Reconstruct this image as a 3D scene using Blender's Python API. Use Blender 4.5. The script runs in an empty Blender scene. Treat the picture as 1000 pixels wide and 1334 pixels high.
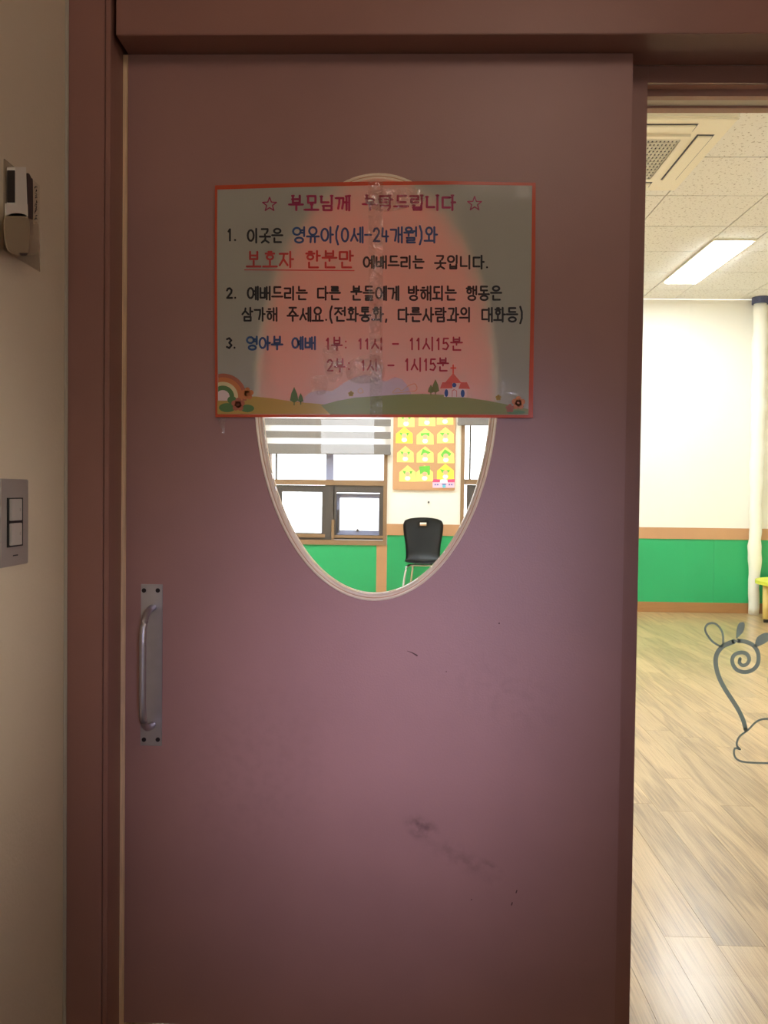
import bpy, bmesh, math, random
from mathutils import Vector, Matrix
random.seed(7)
PI = math.pi
C = bpy.context.scene.collection

# ------------------------------------------------------------------ camera
F = 1080.0                       # focal length in pixels of a 1000 x 1334 frame
CAM = Vector((0, 0, 1.10))
_Y = Vector(((530-500)/F, -(641-667)/F, -1)).normalized()
_Z = Vector((.0127, 1, 0)); _Z = (_Z - _Y*_Z.dot(_Y)).normalized()
_X = _Y.cross(_Z)
W2C = Matrix((_X, _Y, _Z)).transposed()
C2W = W2C.transposed()
cd = bpy.data.cameras.new('camera'); cam = bpy.data.objects.new('camera', cd); C.objects.link(cam)
cd.sensor_fit = 'HORIZONTAL'; cd.sensor_width = 36; cd.lens = F/1000*36; cd.clip_start = .02
cam.matrix_world = Matrix.Translation(CAM) @ C2W.to_4x4()
bpy.context.scene.camera = cam

# ------------------------------------------------------------------ world, exposure, hall light
vs = bpy.context.scene.view_settings
vs.view_transform = 'Standard'; vs.look = 'None'; vs.gamma = 1; vs.use_curve_mapping = False
vs.exposure = 0.0
w = bpy.data.worlds.new('sky'); bpy.context.scene.world = w; w.use_nodes = True
bg = w.node_tree.nodes['Background']; bg.inputs[0].default_value = (.93, .96, 1, 1); bg.inputs[1].default_value = 5.0
def area(name, loc, target, sx, sy, power, col, spread=180):
    l = bpy.data.lights.new(name, 'AREA'); l.shape = 'RECTANGLE'; l.size = sx; l.size_y = sy
    l.energy = power; l.color = col; l.spread = math.radians(spread)
    o = bpy.data.objects.new(name, l); C.objects.link(o); o.location = loc
    o.rotation_euler = (Vector(target)-Vector(loc)).to_track_quat('-Z', 'Y').to_euler()
    return o
# cool beam added to lay a soft patch on the door, warm lamp high in the hall
area('door_patch_beam', (1.15, -2.4, 1.35), (-.03, 1.65, .70), .35, .7, 1.35, (.72, .68, 1.0), 15)
area('hall_lamp', (.40, .15, 2.52), (-.15, 1.6, 2.0), .5, .5, 4.5, (1.0, .79, .66), 160)
area('side_wall_beam', (1.97, -.2, 1.25), (-.66, 1.12, .90), .4, .5, .75, (1.0, .92, .82), 22)  # added beam that brightens the left hall wall

# ------------------------------------------------------------------ pixel -> place helpers
def ray(px, py): return C2W @ Vector(((px-500)/F, -(py-667)/F, -1))
def atY(px, py, Y): d = ray(px, py); return CAM + d*(Y/d.y)
def atX(px, py, X): d = ray(px, py); return CAM + d*(X/d.x)
def atZ(px, py, Z): d = ray(px, py); return CAM + d*((Z-CAM.z)/d.z)
def rect(x0, y0, x1, y1, Y):
    xm, ym = (x0+x1)/2, (y0+y1)/2
    return atY(x0, ym, Y).x, atY(x1, ym, Y).x, atY(xm, y1, Y).z, atY(xm, y0, Y).z   # X0 X1 Z0 Z1

# ------------------------------------------------------------------ materials
def mat(name, col, rough=.6, metal=0, spec=.5, noise=0, nscale=8, bump=0, bscale=60, coat=0, emit=0, ecol=None, stretch=(1,1,1), trans=0, alpha=1, sub=None):
    m = bpy.data.materials.new(name); m.use_nodes = True; nt = m.node_tree; N = nt.nodes; L = nt.links
    b = N['Principled BSDF']
    c = tuple(((v/255)/12.92 if v/255 <= .04045 else ((v/255+.055)/1.055)**2.4) for v in col)+(1,)
    b.inputs['Base Color'].default_value = c; b.inputs['Roughness'].default_value = rough
    b.inputs['Metallic'].default_value = metal; b.inputs['Specular IOR Level'].default_value = spec
    b.inputs['Coat Weight'].default_value = coat; b.inputs['Transmission Weight'].default_value = trans; b.inputs['Alpha'].default_value = alpha
    if emit:
        b.inputs['Emission Color'].default_value = ecol or (1,1,1,1); b.inputs['Emission Strength'].default_value = emit
    if noise or bump:
        tc = N.new('ShaderNodeTexCoord'); mp = N.new('ShaderNodeMapping'); mp.inputs['Scale'].default_value = stretch
        L.new(tc.outputs['Object'], mp.inputs[0])
    if noise:
        n = N.new('ShaderNodeTexNoise'); n.inputs['Scale'].default_value = nscale; n.inputs['Detail'].default_value = 5
        L.new(mp.outputs[0], n.inputs['Vector'])
        r = N.new('ShaderNodeMapRange'); r.inputs['From Min'].default_value = .3; r.inputs['From Max'].default_value = .7
        r.inputs['To Min'].default_value = 1-noise; r.inputs['To Max'].default_value = 1+noise
        L.new(n.outputs[0], r.inputs[0])
        mx = N.new('ShaderNodeVectorMath'); mx.operation = 'SCALE'; mx.inputs[0].default_value = c[:3]
        L.new(r.outputs[0], mx.inputs['Scale']); L.new(mx.outputs[0], b.inputs['Base Color'])
    if bump:
        n = N.new('ShaderNodeTexNoise'); n.inputs['Scale'].default_value = bscale; n.inputs['Detail'].default_value = 3
        L.new(mp.outputs[0], n.inputs['Vector'])
        bp = N.new('ShaderNodeBump'); bp.inputs['Strength'].default_value = bump; bp.inputs['Distance'].default_value = .002
        L.new(n.outputs[0], bp.inputs['Height']); L.new(bp.outputs[0], b.inputs['Normal'])
    return m
def paper(name, col, tr=.35, rough=.5, coat=0, crinkle=0):
    m = mat(name, col, rough, coat=coat); nt = m.node_tree; N = nt.nodes; L = nt.links
    b = N['Principled BSDF']; b.inputs['Coat Roughness'].default_value = .12
    t = N.new('ShaderNodeBsdfTranslucent'); t.inputs[0].default_value = b.inputs['Base Color'].default_value
    x = N.new('ShaderNodeMixShader'); x.inputs[0].default_value = tr
    L.new(b.outputs[0], x.inputs[1]); L.new(t.outputs[0], x.inputs[2]); L.new(x.outputs[0], N['Material Output'].inputs[0])
    if crinkle:
        tc = N.new('ShaderNodeTexCoord')
        n = N.new('ShaderNodeTexNoise'); n.inputs['Scale'].default_value = 28; n.inputs['Detail'].default_value = 4; n.inputs['Distortion'].default_value = 1.2
        L.new(tc.outputs['Object'], n.inputs['Vector'])
        bp = N.new('ShaderNodeBump'); bp.inputs['Strength'].default_value = crinkle; bp.inputs['Distance'].default_value = .006
        n2 = N.new('ShaderNodeTexNoise'); n2.inputs['Scale'].default_value = 9; L.new(tc.outputs['Object'], n2.inputs['Vector'])
        mr = N.new('ShaderNodeMapRange'); mr.inputs['From Min'].default_value = .56; mr.inputs['From Max'].default_value = .7; L.new(n2.outputs[0], mr.inputs[0])
        mu = N.new('ShaderNodeMath'); mu.operation = 'MULTIPLY'; L.new(n.outputs[0], mu.inputs[0]); L.new(mr.outputs[0], mu.inputs[1])
        L.new(mu.outputs[0], bp.inputs['Height']); L.new(bp.outputs[0], b.inputs['Coat Normal'])
    return m
def glass_mat(name, tint=(1,1,1), refl=1.0, veil=0):
    m = bpy.data.materials.new(name); m.use_nodes = True; nt = m.node_tree; N = nt.nodes; L = nt.links
    N.remove(N['Principled BSDF'])
    t = N.new('ShaderNodeBsdfTransparent'); t.inputs[0].default_value = tint+(1,)
    g = N.new('ShaderNodeBsdfGlossy'); g.inputs['Roughness'].default_value = .0
    f = N.new('ShaderNodeFresnel'); f.inputs[0].default_value = 1.5
    mu = N.new('ShaderNodeMath'); mu.operation = 'MULTIPLY'; mu.inputs[1].default_value = refl; L.new(f.outputs[0], mu.inputs[0])
    x = N.new('ShaderNodeMixShader'); L.new(mu.outputs[0], x.inputs[0]); L.new(t.outputs[0], x.inputs[1]); L.new(g.outputs[0], x.inputs[2])
    out = x
    if veil:
        d = N.new('ShaderNodeBsdfDiffuse'); d.inputs[0].default_value = (.9,.9,.9,1)
        x2 = N.new('ShaderNodeMixShader'); x2.inputs[0].default_value = veil
        L.new(x.outputs[0], x2.inputs[1]); L.new(d.outputs[0], x2.inputs[2]); out = x2
    L.new(out.outputs[0], N['Material Output'].inputs[0]); return m

def door_paint(name, col):
    """satin paint with scuffs and stains of its own"""
    m = mat(name, col, .42, noise=.05, nscale=5, bump=.10, bscale=260)
    return m
M = {}
M['door'] = door_paint('door_paint', (160, 118, 110))
def add_stain(m, cx_, cz_, sx, sz, col, amt, thr=.45):
    nt = m.node_tree; N = nt.nodes; L = nt.links; b = N['Principled BSDF']; src = b.inputs['Base Color'].links[0].from_socket
    tc = N.new('ShaderNodeTexCoord'); mp = N.new('ShaderNodeMapping'); mp.vector_type = 'TEXTURE'
    mp.inputs['Location'].default_value = (cx_, 0, cz_); mp.inputs['Rotation'].default_value = (0, .5, 0); mp.inputs['Scale'].default_value = (sx, 1, sz)
    L.new(tc.outputs['Object'], mp.inputs[0]); ln = N.new('ShaderNodeVectorMath'); ln.operation = 'LENGTH'; L.new(mp.outputs[0], ln.inputs[0])
    mr = N.new('ShaderNodeMapRange'); mr.inputs['From Min'].default_value = 1; mr.inputs['From Max'].default_value = .1; L.new(ln.outputs['Value'], mr.inputs[0])
    n = N.new('ShaderNodeTexNoise'); n.inputs['Scale'].default_value = 45; n.inputs['Detail'].default_value = 4; L.new(tc.outputs['Object'], n.inputs[0])
    m2 = N.new('ShaderNodeMapRange'); m2.inputs['From Min'].default_value = thr; m2.inputs['From Max'].default_value = .65; m2.inputs['To Max'].default_value = amt; L.new(n.outputs[0], m2.inputs[0])
    mu = N.new('ShaderNodeMath'); mu.operation = 'MULTIPLY'; L.new(mr.outputs[0], mu.inputs[0]); L.new(m2.outputs[0], mu.inputs[1])
    mx = N.new('ShaderNodeMixRGB'); mx.inputs[2].default_value = col; L.new(mu.outputs[0], mx.inputs[0]); L.new(src, mx.inputs[1]); L.new(mx.outputs[0], b.inputs['Base Color'])
def dpos(px, py): p = atY(px, py, 1.65); return p.x-atY(164.5, 641, 1.65).x, p.z
BR = (.11, .055, .045, 1)
for (px_, py_, sx_, sz_, a_, t_) in ((548, 1078, .045, .028, .9, .40), (600, 1118, .12, .03, .35, .4), (640, 1128, .03, .01, .5, .35), (655, 900, .16, .10, .16, .45), (330, 1000, .2, .25, .12, .45)):
    add_stain(M['door'], *dpos(px_, py_), sx_, sz_, BR, a_, t_)
M['frame'] = door_paint('frame_paint', (152, 108, 96))
M['stain'] = mat('stain', (84, 52, 48), .7, noise=.3, nscale=60)
M['stain_soft'] = mat('soft_stain', (120, 82, 80), .7)
M['plaster'] = mat('plaster', (222, 206, 180), .75, noise=.03, nscale=4, bump=.35, bscale=140)
M['caulk'] = mat('caulk', (190, 180, 165), .6)
M['dark_gap'] = mat('dark_gap', (22, 16, 16), .9)
M['strip'] = mat('seal_wood', (240, 204, 160), .6, noise=.15, nscale=10, stretch=(30,30,1.2))
M['oval'] = paper('oval_trim', (252, 238, 216), .55)
M['oval_tan'] = paper('oval_trim_tan', (222, 180, 140), .4)
M['steel'] = mat('brushed_steel', (180, 176, 178), .38, metal=.85, noise=.04, nscale=40)
M['screw'] = mat('screw', (38, 30, 30), .5, metal=.5)
M['glass'] = glass_mat('glass', refl=1.4)
M['side_glass'] = glass_mat('side_glass', refl=1.0)
M['poster'] = paper('poster_paper', (228, 226, 214), .6, coat=.5, crinkle=.5)
M['glow_sheet'] = paper('pink_glow_sheet', (255, 150, 140), .92)
M['border'] = paper('poster_border', (226, 92, 52), .35, coat=.4)
def ink(n, c): M[n] = paper('ink_'+n, c, .15, coat=.5)
ink('black', (26, 24, 26)); ink('blue', (36, 84, 140)); ink('red', (205, 62, 58)); ink('maroon', (178, 32, 88)); ink('wine', (165, 38, 66))
ink('hill1', (196, 160, 74)); ink('hill2', (140, 142, 72)); ink('mauve', (208, 184, 190)); ink('tree', (84, 120, 62)); ink('tree2', (120, 130, 60))
ink('roof', (222, 92, 72)); ink('church', (240, 214, 206)); ink('winblue', (36, 76, 140)); ink('orange', (214, 128, 70)); ink('rust', (186, 104, 74))
ink('leaf', (92, 130, 70)); ink('cream', (232, 214, 160)); ink('sheep', (216, 168, 120))
M['tape'] = mat('clear_tape', (220, 215, 205), .15, alpha=.12)
M['decal'] = paper('grey_decal', (160, 172, 172), .62)
M['white_wall'] = mat('white_wall', (248, 244, 230), .7, noise=.01, nscale=3)
M['green'] = mat('green_board', (44, 176, 108), .42, noise=.06, nscale=2.5)
M['wood_rail'] = mat('brown_rail', (200, 152, 108), .5, noise=.05, nscale=6)
M['base'] = mat('base_wood', (170, 122, 74), .45, noise=.08, nscale=6, stretch=(1,1,8))
M['winframe'] = mat('bronze_window_frame', (146, 116, 84), .5)
M['windark'] = mat('dark_sash', (84, 78, 74), .5)
M['winblue2'] = mat('bluegrey_sash', (152, 156, 186), .45)
M['blind'] = mat('blind_grey', (126, 119, 113), .8)
M['sheer'] = paper('blind_sheer', (250, 248, 246), .7)
M['cork'] = mat('cork', (206, 158, 114), .85, noise=.06, nscale=120)
M['card'] = mat('card_yellow', (244, 240, 84), .7)
M['card2'] = mat('card_lemon', (246, 246, 130), .7)
M['cgreen'] = mat('card_green', (110, 200, 70), .7)
M['skin'] = mat('card_peach', (248, 190, 150), .7)
M['white'] = mat('white_paper', (250, 250, 250), .6)
M['pink'] = mat('pink_paper', (236, 80, 130), .6)
M['pale_pink'] = mat('pale_pink_paper', (250, 205, 225), .6)
M['cyan'] = mat('cyan_paper', (110, 205, 225), .6)
M['bluetxt'] = mat('blue_text', (90, 110, 180), .6)
M['black_plastic'] = mat('black_plastic', (36, 40, 44), .4)
M['chrome'] = mat('chrome', (215, 215, 215), .2, metal=.9)
M['tile'] = None
M['lamp'] = mat('lamp_diffuser', (255, 255, 255), .5, emit=48, ecol=(.85, .94, 1, 1))
M['ac'] = mat('ac_plastic', (244, 236, 214), .45)
M['ac_dark'] = mat('ac_slot', (60, 66, 84), .6)
M['ac_grille'] = mat('ac_grille', (205, 200, 185), .6)
M['paperwrap'] = mat('wrap_paper', (250, 246, 230), .7, bump=.8, bscale=16)
M['navy'] = mat('navy_collar', (70, 78, 110), .6)
M['table'] = mat('table_yellow', (226, 224, 80), .4)
M['table_leg'] = mat('table_leg', (240, 214, 130), .5)
M['plate'] = mat('switch_plate', (172, 164, 156), .4, metal=.3)
M['switch_dark'] = mat('switch_dark', (26, 24, 24), .4)
M['rocker'] = mat('rocker', (186, 178, 170), .45)
M['remote'] = mat('remote_white', (232, 226, 212), .5)
M['holder'] = mat('holder_beige', (176, 160, 126), .35)
M['holder_clear'] = mat('holder_clear', (190, 170, 140), .12, alpha=.3)
M['screen'] = mat('remote_dark', (44, 36, 34), .3)
M['hall_floor'] = mat('hall_floor', (92, 74, 62), .5, noise=.08)
M['outside'] = mat('concrete', (170, 168, 160), .8)
M['leafy'] = mat('leafy', (150, 180, 80), .7)

def wood_floor():
    m = mat('laminate', (206, 170, 122), .28, coat=.15); nt = m.node_tree; N = nt.nodes; L = nt.links; b = N['Principled BSDF']
    b.inputs['Coat Roughness'].default_value = .2
    tc = N.new('ShaderNodeTexCoord'); oi = N.new('ShaderNodeObjectInfo')
    mp = N.new('ShaderNodeMapping'); mp.inputs['Scale'].default_value = (16, 1.6, 1)
    off = N.new('ShaderNodeVectorMath'); off.operation = 'SCALE'; off.inputs[0].default_value = (37, 91, 13); L.new(oi.outputs['Random'], off.inputs['Scale'])
    L.new(tc.outputs['Object'], mp.inputs[0]); ad = N.new('ShaderNodeVectorMath'); L.new(mp.outputs[0], ad.inputs[0]); L.new(off.outputs[0], ad.inputs[1])
    n = N.new('ShaderNodeTexNoise'); n.inputs['Scale'].default_value = .8; n.inputs['Detail'].default_value = 2; n.inputs['Distortion'].default_value = .6
    L.new(ad.outputs[0], n.inputs['Vector'])
    rg = N.new('ShaderNodeMath'); rg.operation = 'MULTIPLY'; rg.inputs[1].default_value = 26; L.new(n.outputs[0], rg.inputs[0])
    sn = N.new('ShaderNodeMath'); sn.operation = 'SINE'; L.new(rg.outputs[0], sn.inputs[0])
    mp2 = N.new('ShaderNodeMapping'); mp2.inputs['Scale'].default_value = (6, 1, 1); L.new(ad.outputs[0], mp2.inputs[0])
    n3 = N.new('ShaderNodeTexNoise'); n3.inputs['Scale'].default_value = 3.0; n3.inputs['Detail'].default_value = 6; L.new(mp2.outputs[0], n3.inputs['Vector'])
    m1 = N.new('ShaderNodeMath'); m1.operation = 'MULTIPLY_ADD'; m1.inputs[1].default_value = .07; L.new(sn.outputs[0], m1.inputs[0]); L.new(n3.outputs[0], m1.inputs[2])
    m2 = N.new('ShaderNodeMath'); m2.operation = 'MULTIPLY_ADD'; m2.inputs[1].default_value = .5; L.new(n.outputs[0], m2.inputs[0]); L.new(m1.outputs[0], m2.inputs[2])
    cr = N.new('ShaderNodeValToRGB'); e = cr.color_ramp.elements
    e[0].position = .55; e[0].color = (.30, .185, .088, 1); e[1].position = .92; e[1].color = (.56, .375, .185, 1)
    k = cr.color_ramp.elements.new(.70); k.color = (.44, .285, .135, 1)
    L.new(m2.outputs[0], cr.inputs[0])
    r = N.new('ShaderNodeMapRange'); r.inputs['To Min'].default_value = .88; r.inputs['To Max'].default_value = 1.12; L.new(oi.outputs['Random'], r.inputs[0])
    sc = N.new('ShaderNodeVectorMath'); sc.operation = 'SCALE'; L.new(cr.outputs[0], sc.inputs[0]); L.new(r.outputs[0], sc.inputs['Scale'])
    L.new(sc.outputs[0], b.inputs['Base Color']); return m
M['floor'] = wood_floor()
def tile_mat():
    m = mat('ceiling_tile', (244, 240, 230), .85); nt = m.node_tree; N = nt.nodes; L = nt.links; b = N['Principled BSDF']
    tc = N.new('ShaderNodeTexCoord'); n = N.new('ShaderNodeTexNoise'); n.inputs['Scale'].default_value = 60; n.inputs['Detail'].default_value = 1
    L.new(tc.outputs['Object'], n.inputs['Vector'])
    cr = N.new('ShaderNodeValToRGB'); e = cr.color_ramp.elements
    e[0].position = .32; e[0].color = (.50, .45, .40, 1); e[1].position = .37; e[1].color = (.86, .84, .79, 1)
    L.new(n.outputs[0], cr.inputs[0]); L.new(cr.outputs[0], b.inputs['Base Color']); return m
M['tile'] = tile_mat()

def tape_mat():
    m = bpy.data.materials.new('clear_tape'); m.use_nodes = True; nt = m.node_tree; N = nt.nodes; L = nt.links; N.remove(N['Principled BSDF'])
    t = N.new('ShaderNodeBsdfTransparent'); t.inputs[0].default_value = (.98, .98, .97, 1)
    g = N.new('ShaderNodeBsdfGlossy'); g.inputs['Roughness'].default_value = .10
    tc = N.new('ShaderNodeTexCoord'); n = N.new('ShaderNodeTexNoise'); n.inputs['Scale'].default_value = 38; n.inputs['Detail'].default_value = 3; n.inputs['Distortion'].default_value = 1.5
    L.new(tc.outputs['Object'], n.inputs[0]); bp = N.new('ShaderNodeBump'); bp.inputs['Strength'].default_value = 1; bp.inputs['Distance'].default_value = .012
    L.new(n.outputs[0], bp.inputs['Height']); L.new(bp.outputs[0], g.inputs['Normal'])
    x = N.new('ShaderNodeMixShader'); x.inputs[0].default_value = .09
    L.new(t.outputs[0], x.inputs[1]); L.new(g.outputs[0], x.inputs[2]); L.new(x.outputs[0], N['Material Output'].inputs[0]); return m
M['tape'] = tape_mat()
# ------------------------------------------------------------------ object helpers
def tag(o, label=None, cat=None, group=None, kind=None):
    if label: o['label'] = label
    if cat: o['category'] = cat
    if group: o['group'] = group
    if kind: o['kind'] = kind
    return o
def obj(name, bm, m, parent=None, loc=None, smooth=False, bevel=0):
    me = bpy.data.meshes.new(name)
    if bevel: bmesh.ops.bevel(bm, geom=bm.edges[:], offset=bevel, segments=2, affect='EDGES', clamp_overlap=True)
    bmesh.ops.recalc_face_normals(bm, faces=bm.faces[:])
    c = Vector(loc) if loc is not None else Vector((0,0,0))
    if parent is not None and loc is None: c = Vector(parent.location)
    for v in bm.verts: v.co -= c
    bm.to_mesh(me); bm.free(); me.materials.append(M[m] if isinstance(m, str) else m)
    if smooth:
        for p in me.polygons: p.use_smooth = True
    o = bpy.data.objects.new(name, me); C.objects.link(o)
    if parent is not None:
        o.parent = parent
        p = parent; base = Vector((0,0,0))
        while p: base += Vector(p.location); p = p.parent
        o.location = Vector((0,0,0)) if loc is None else c-base
        if loc is None and parent.parent is not None:
            for v in me.vertices: v.co -= base-Vector(parent.location)
    else: o.location = c
    return o
def empty(name, loc, label=None, cat=None, group=None, kind=None):
    o = bpy.data.objects.new(name, None); C.objects.link(o); o.location = loc; o.empty_display_size = .05
    return tag(o, label, cat, group, kind)
def box(bm, x0, x1, y0, y1, z0, z1):
    x0, x1 = sorted((x0, x1)); y0, y1 = sorted((y0, y1)); z0, z1 = sorted((z0, z1))
    v = [bm.verts.new(p) for p in ((x0,y0,z0),(x1,y0,z0),(x1,y1,z0),(x0,y1,z0),(x0,y0,z1),(x1,y0,z1),(x1,y1,z1),(x0,y1,z1))]
    for f in ((0,3,2,1),(4,5,6,7),(0,1,5,4),(1,2,6,5),(2,3,7,6),(3,0,4,7)): bm.faces.new([v[i] for i in f])
    return bm
def bx(*a): return box(bmesh.new(), *a)
def pbox(bm, x0, y0, x1, y1, Y, d):
    a = rect(x0, y0, x1, y1, Y); return box(bm, a[0], a[1], Y, Y+d, a[2], a[3])
def prism(bm, pts, d):
    """pts: 3-D outline points, d: extrusion vector"""
    d = Vector(d); a = [bm.verts.new(p) for p in pts]; b = [bm.verts.new(Vector(p)+d) for p in pts]
    bm.faces.new(a); bm.faces.new(b[::-1]); n = len(a)
    for i in range(n): bm.faces.new((a[i], b[i], b[(i+1)%n], a[(i+1)%n]))
    return bm
def tube(bm, pts, r, n=10, caps=True):
    pts = [Vector(p) for p in pts]; rings = []
    for i, p in enumerate(pts):
        t = (pts[min(i+1, len(pts)-1)]-pts[max(i-1, 0)]).normalized()
        u = t.cross(Vector((0,0,1)) if abs(t.z) < .9 else Vector((1,0,0))).normalized(); v = t.cross(u)
        rr = r[i] if isinstance(r, (list, tuple)) else r
        rings.append([bm.verts.new(p+u*math.cos(2*PI*k/n)*rr+v*math.sin(2*PI*k/n)*rr) for k in range(n)])
    for a, b in zip(rings, rings[1:]):
        for k in range(n): bm.faces.new((a[k], a[(k+1)%n], b[(k+1)%n], b[k]))
    if caps: bm.faces.new(rings[0][::-1]); bm.faces.new(rings[-1])
    return bm
def spline(P, n=8, closed=False):
    out = []; N_ = len(P)
    rng = range(N_ if closed else N_-1)
    for i in rng:
        if closed: p0, p1, p2, p3 = P[i-1], P[i], P[(i+1)%N_], P[(i+2)%N_]
        else: p0, p1, p2, p3 = P[max(i-1,0)], P[i], P[i+1], P[min(i+2, N_-1)]
        for k in range(n):
            t = k/n
            out.append(tuple(.5*((2*b)+(-a+c)*t+(2*a-5*b+4*c-d)*t*t+(-a+3*b-3*c+d)*t**3) for a, b, c, d in zip(p0, p1, p2, p3)))
    if not closed: out.append(tuple(P[-1]))
    return out
# flat 2-D strokes in pixel units, placed on a wall plane
def ribbon(bm, pts, wd, Y, caps=True, d=.0):
    P = [Vector(p) for p in pts]
    W = wd if isinstance(wd, (list, tuple)) else [wd]*len(P)
    def put(q): p = atY(q.x, q.y, Y); return bm.verts.new(p)
    L_, R_ = [], []
    for i, p in enumerate(P):
        t = (P[min(i+1, len(P)-1)]-P[max(i-1, 0)])
        t = t.normalized() if t.length > 1e-6 else Vector((1, 0))
        n = Vector((-t.y, t.x)); h = W[i]/2
        # widen at sharp corners
        if 0 < i < len(P)-1:
            a = (P[i]-P[i-1]).normalized(); c_ = max(.55, abs(a.dot(t))); h /= c_
        L_.append(put(p+n*h)); R_.append(put(p-n*h))
    for i in range(len(P)-1): bm.faces.new((L_[i], L_[i+1], R_[i+1], R_[i]))
    if caps:
        for p, h in ((P[0], W[0]/2), (P[-1], W[-1]/2)):
            bm.faces.new([put(p+Vector((math.cos(2*PI*k/10), math.sin(2*PI*k/10)))*h) for k in range(10)])
def poly(bm, pts, Y):
    bm.faces.new([bm.verts.new(atY(x, y, Y)) for x, y in pts])
def disc(cx, cy, rx, ry=None, n=20, a0=0, a1=2*PI):
    ry = ry or rx
    return [(cx+rx*math.cos(a0+(a1-a0)*k/n), cy+ry*math.sin(a0+(a1-a0)*k/n)) for k in range(n if a1-a0 > 6.28 else n+1)]

# ------------------------------------------------------------------ the setting: hall side
YD = 1.65          # door front plane
YJ = 1.582         # jamb front plane
YH = 1.584         # header front plane
YW = 1.70          # partition front plane
YF = 1.52          # where the hall floor meets the room's planks
XL = atY(84.5, 667, YJ).x
XJ = atY(157, 641, YD).x; XH = atY(151, 45, YH).x
XG = atY(134.5, 500, YJ).x
HZ = atY(480, 69, YD).z        # underside of the header
HALL_H = 2.6; ROOM_H = 1.10+1.83

tag(obj('wall_left', bx(XL-.12, XL, -2.6, 1.80, -.02, HALL_H), 'plaster'), 'cream plaster side wall of the hall with a switch on it', kind='structure')
tag(obj('trim_1', bx(XL, XL+.006, YJ-.006, YJ, 0, HALL_H), 'caulk', bevel=.0015), 'pale caulk bead in the corner between wall and door jamb', kind='structure')
jb = empty('trim_2', (XL, YJ, 0), 'brown painted door jamb left of the sliding door', kind='structure')
obj('casing', bx(XL, XG, YJ, YJ+.16, 0, HALL_H), 'frame', jb, bevel=.0012)
obj('inner_casing', bx(XG+.0008, XJ, YJ+.003, YJ+.16, 0, HALL_H), 'frame', jb, bevel=.0012)
XR = 2.0
tag(obj('trim_3', bx(XH, XR, YH, YW, HZ, HALL_H), 'frame', bevel=.0012), 'brown painted header beam boxed over the sliding door track', kind='structure')
# back of the hall with its window, right wall, floor, ceiling
bm = bmesh.new()
box(bm, XL-.1, -.63, -2.7, -2.6, 0, HALL_H); box(bm, -.24, XR, -2.7, -2.6, 0, HALL_H)
box(bm, -.63, -.24, -2.7, -2.6, 0, 1.37); box(bm, -.63, -.24, -2.7, -2.6, 2.1, HALL_H)
tag(obj('wall_behind', bm, 'plaster'), 'cream hall wall behind the viewer with a window opening', kind='structure')
bm = bmesh.new(); box(bm, XR, XR+.1, -2.6, -1.3, 0, HALL_H); box(bm, XR, XR+.1, -.5, 1.80, 0, HALL_H); box(bm, XR, XR+.1, -1.3, -.5, 0, 1.2); box(bm, XR, XR+.1, -1.3, -.5, 1.8, HALL_H)  # opening added so daylight reaches the left wall and the notice's film
tag(obj('wall_right', bm, 'plaster'), 'cream hall wall on the right with an opening added to let in daylight', kind='structure')
tag(obj('floor_hall', bx(XL-.1, XR+.1, -2.7, YF, -.06, 0), 'hall_floor'), 'hall floor in front of the sliding door', kind='structure')
tag(obj('ceiling_hall', bx(XL-.1, XR+.1, -2.7, 1.80, HALL_H, HALL_H+.05), 'plaster'), 'hall ceiling', kind='structure')

# partition pieces around the opening
XS = atY(833, 641, YW).x       # right edge of the stile beside the glass
SZ0, SZ1 = 0, HZ+.4
RX0, RX1, RY1 = -3.4, 4.3, 7.86
bm = bmesh.new()
box(bm, RX0, XJ-.005, YW, YW+.10, 0, ROOM_H); box(bm, XJ-.005, XR, YW, YW+.10, HZ+.001, ROOM_H); box(bm, XR, RX1, YW, YW+.10, 0, ROOM_H)
tag(obj('wall_front', bm, 'white_wall'), 'partition wall between the hall and the play room', kind='structure')
fr = empty('trim_4', (XS, YW, 0), 'mauve brown frame around the fixed side glass', kind='structure')
obj('stile', bx(XS-.075, XS, YW, YW+.10, 0, HZ), 'frame', fr, bevel=.001)
z108 = atY(920, 108, YW).z; z126 = atY(920, 126, YW+.03).z; z141 = atY(920, 141, YW+.078).z
obj('head_rail', bx(XS, XR, YW, YW+.028, z108, HZ), 'frame', fr, bevel=.001)
obj('glazing_bead', bx(XS, XR, YW+.028, YW+.045, z126, HZ), 'frame', fr)
obj('head_soffit', bx(XS, XR, YW+.045, YW+.078, z126+.004, HZ), 'caulk', fr)
obj('inner_bead', bx(XS, XR, YW+.078, YW+.10, z141, HZ), 'frame', fr)
YG = YW+.001
gp = tag(obj('side_window', bx(XS+.001, XR, YG, YG+.006, -.012, z108-.0005), 'side_glass'), 'clear fixed glass pane right of the door bearing a grey swirl sticker', 'window')

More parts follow.
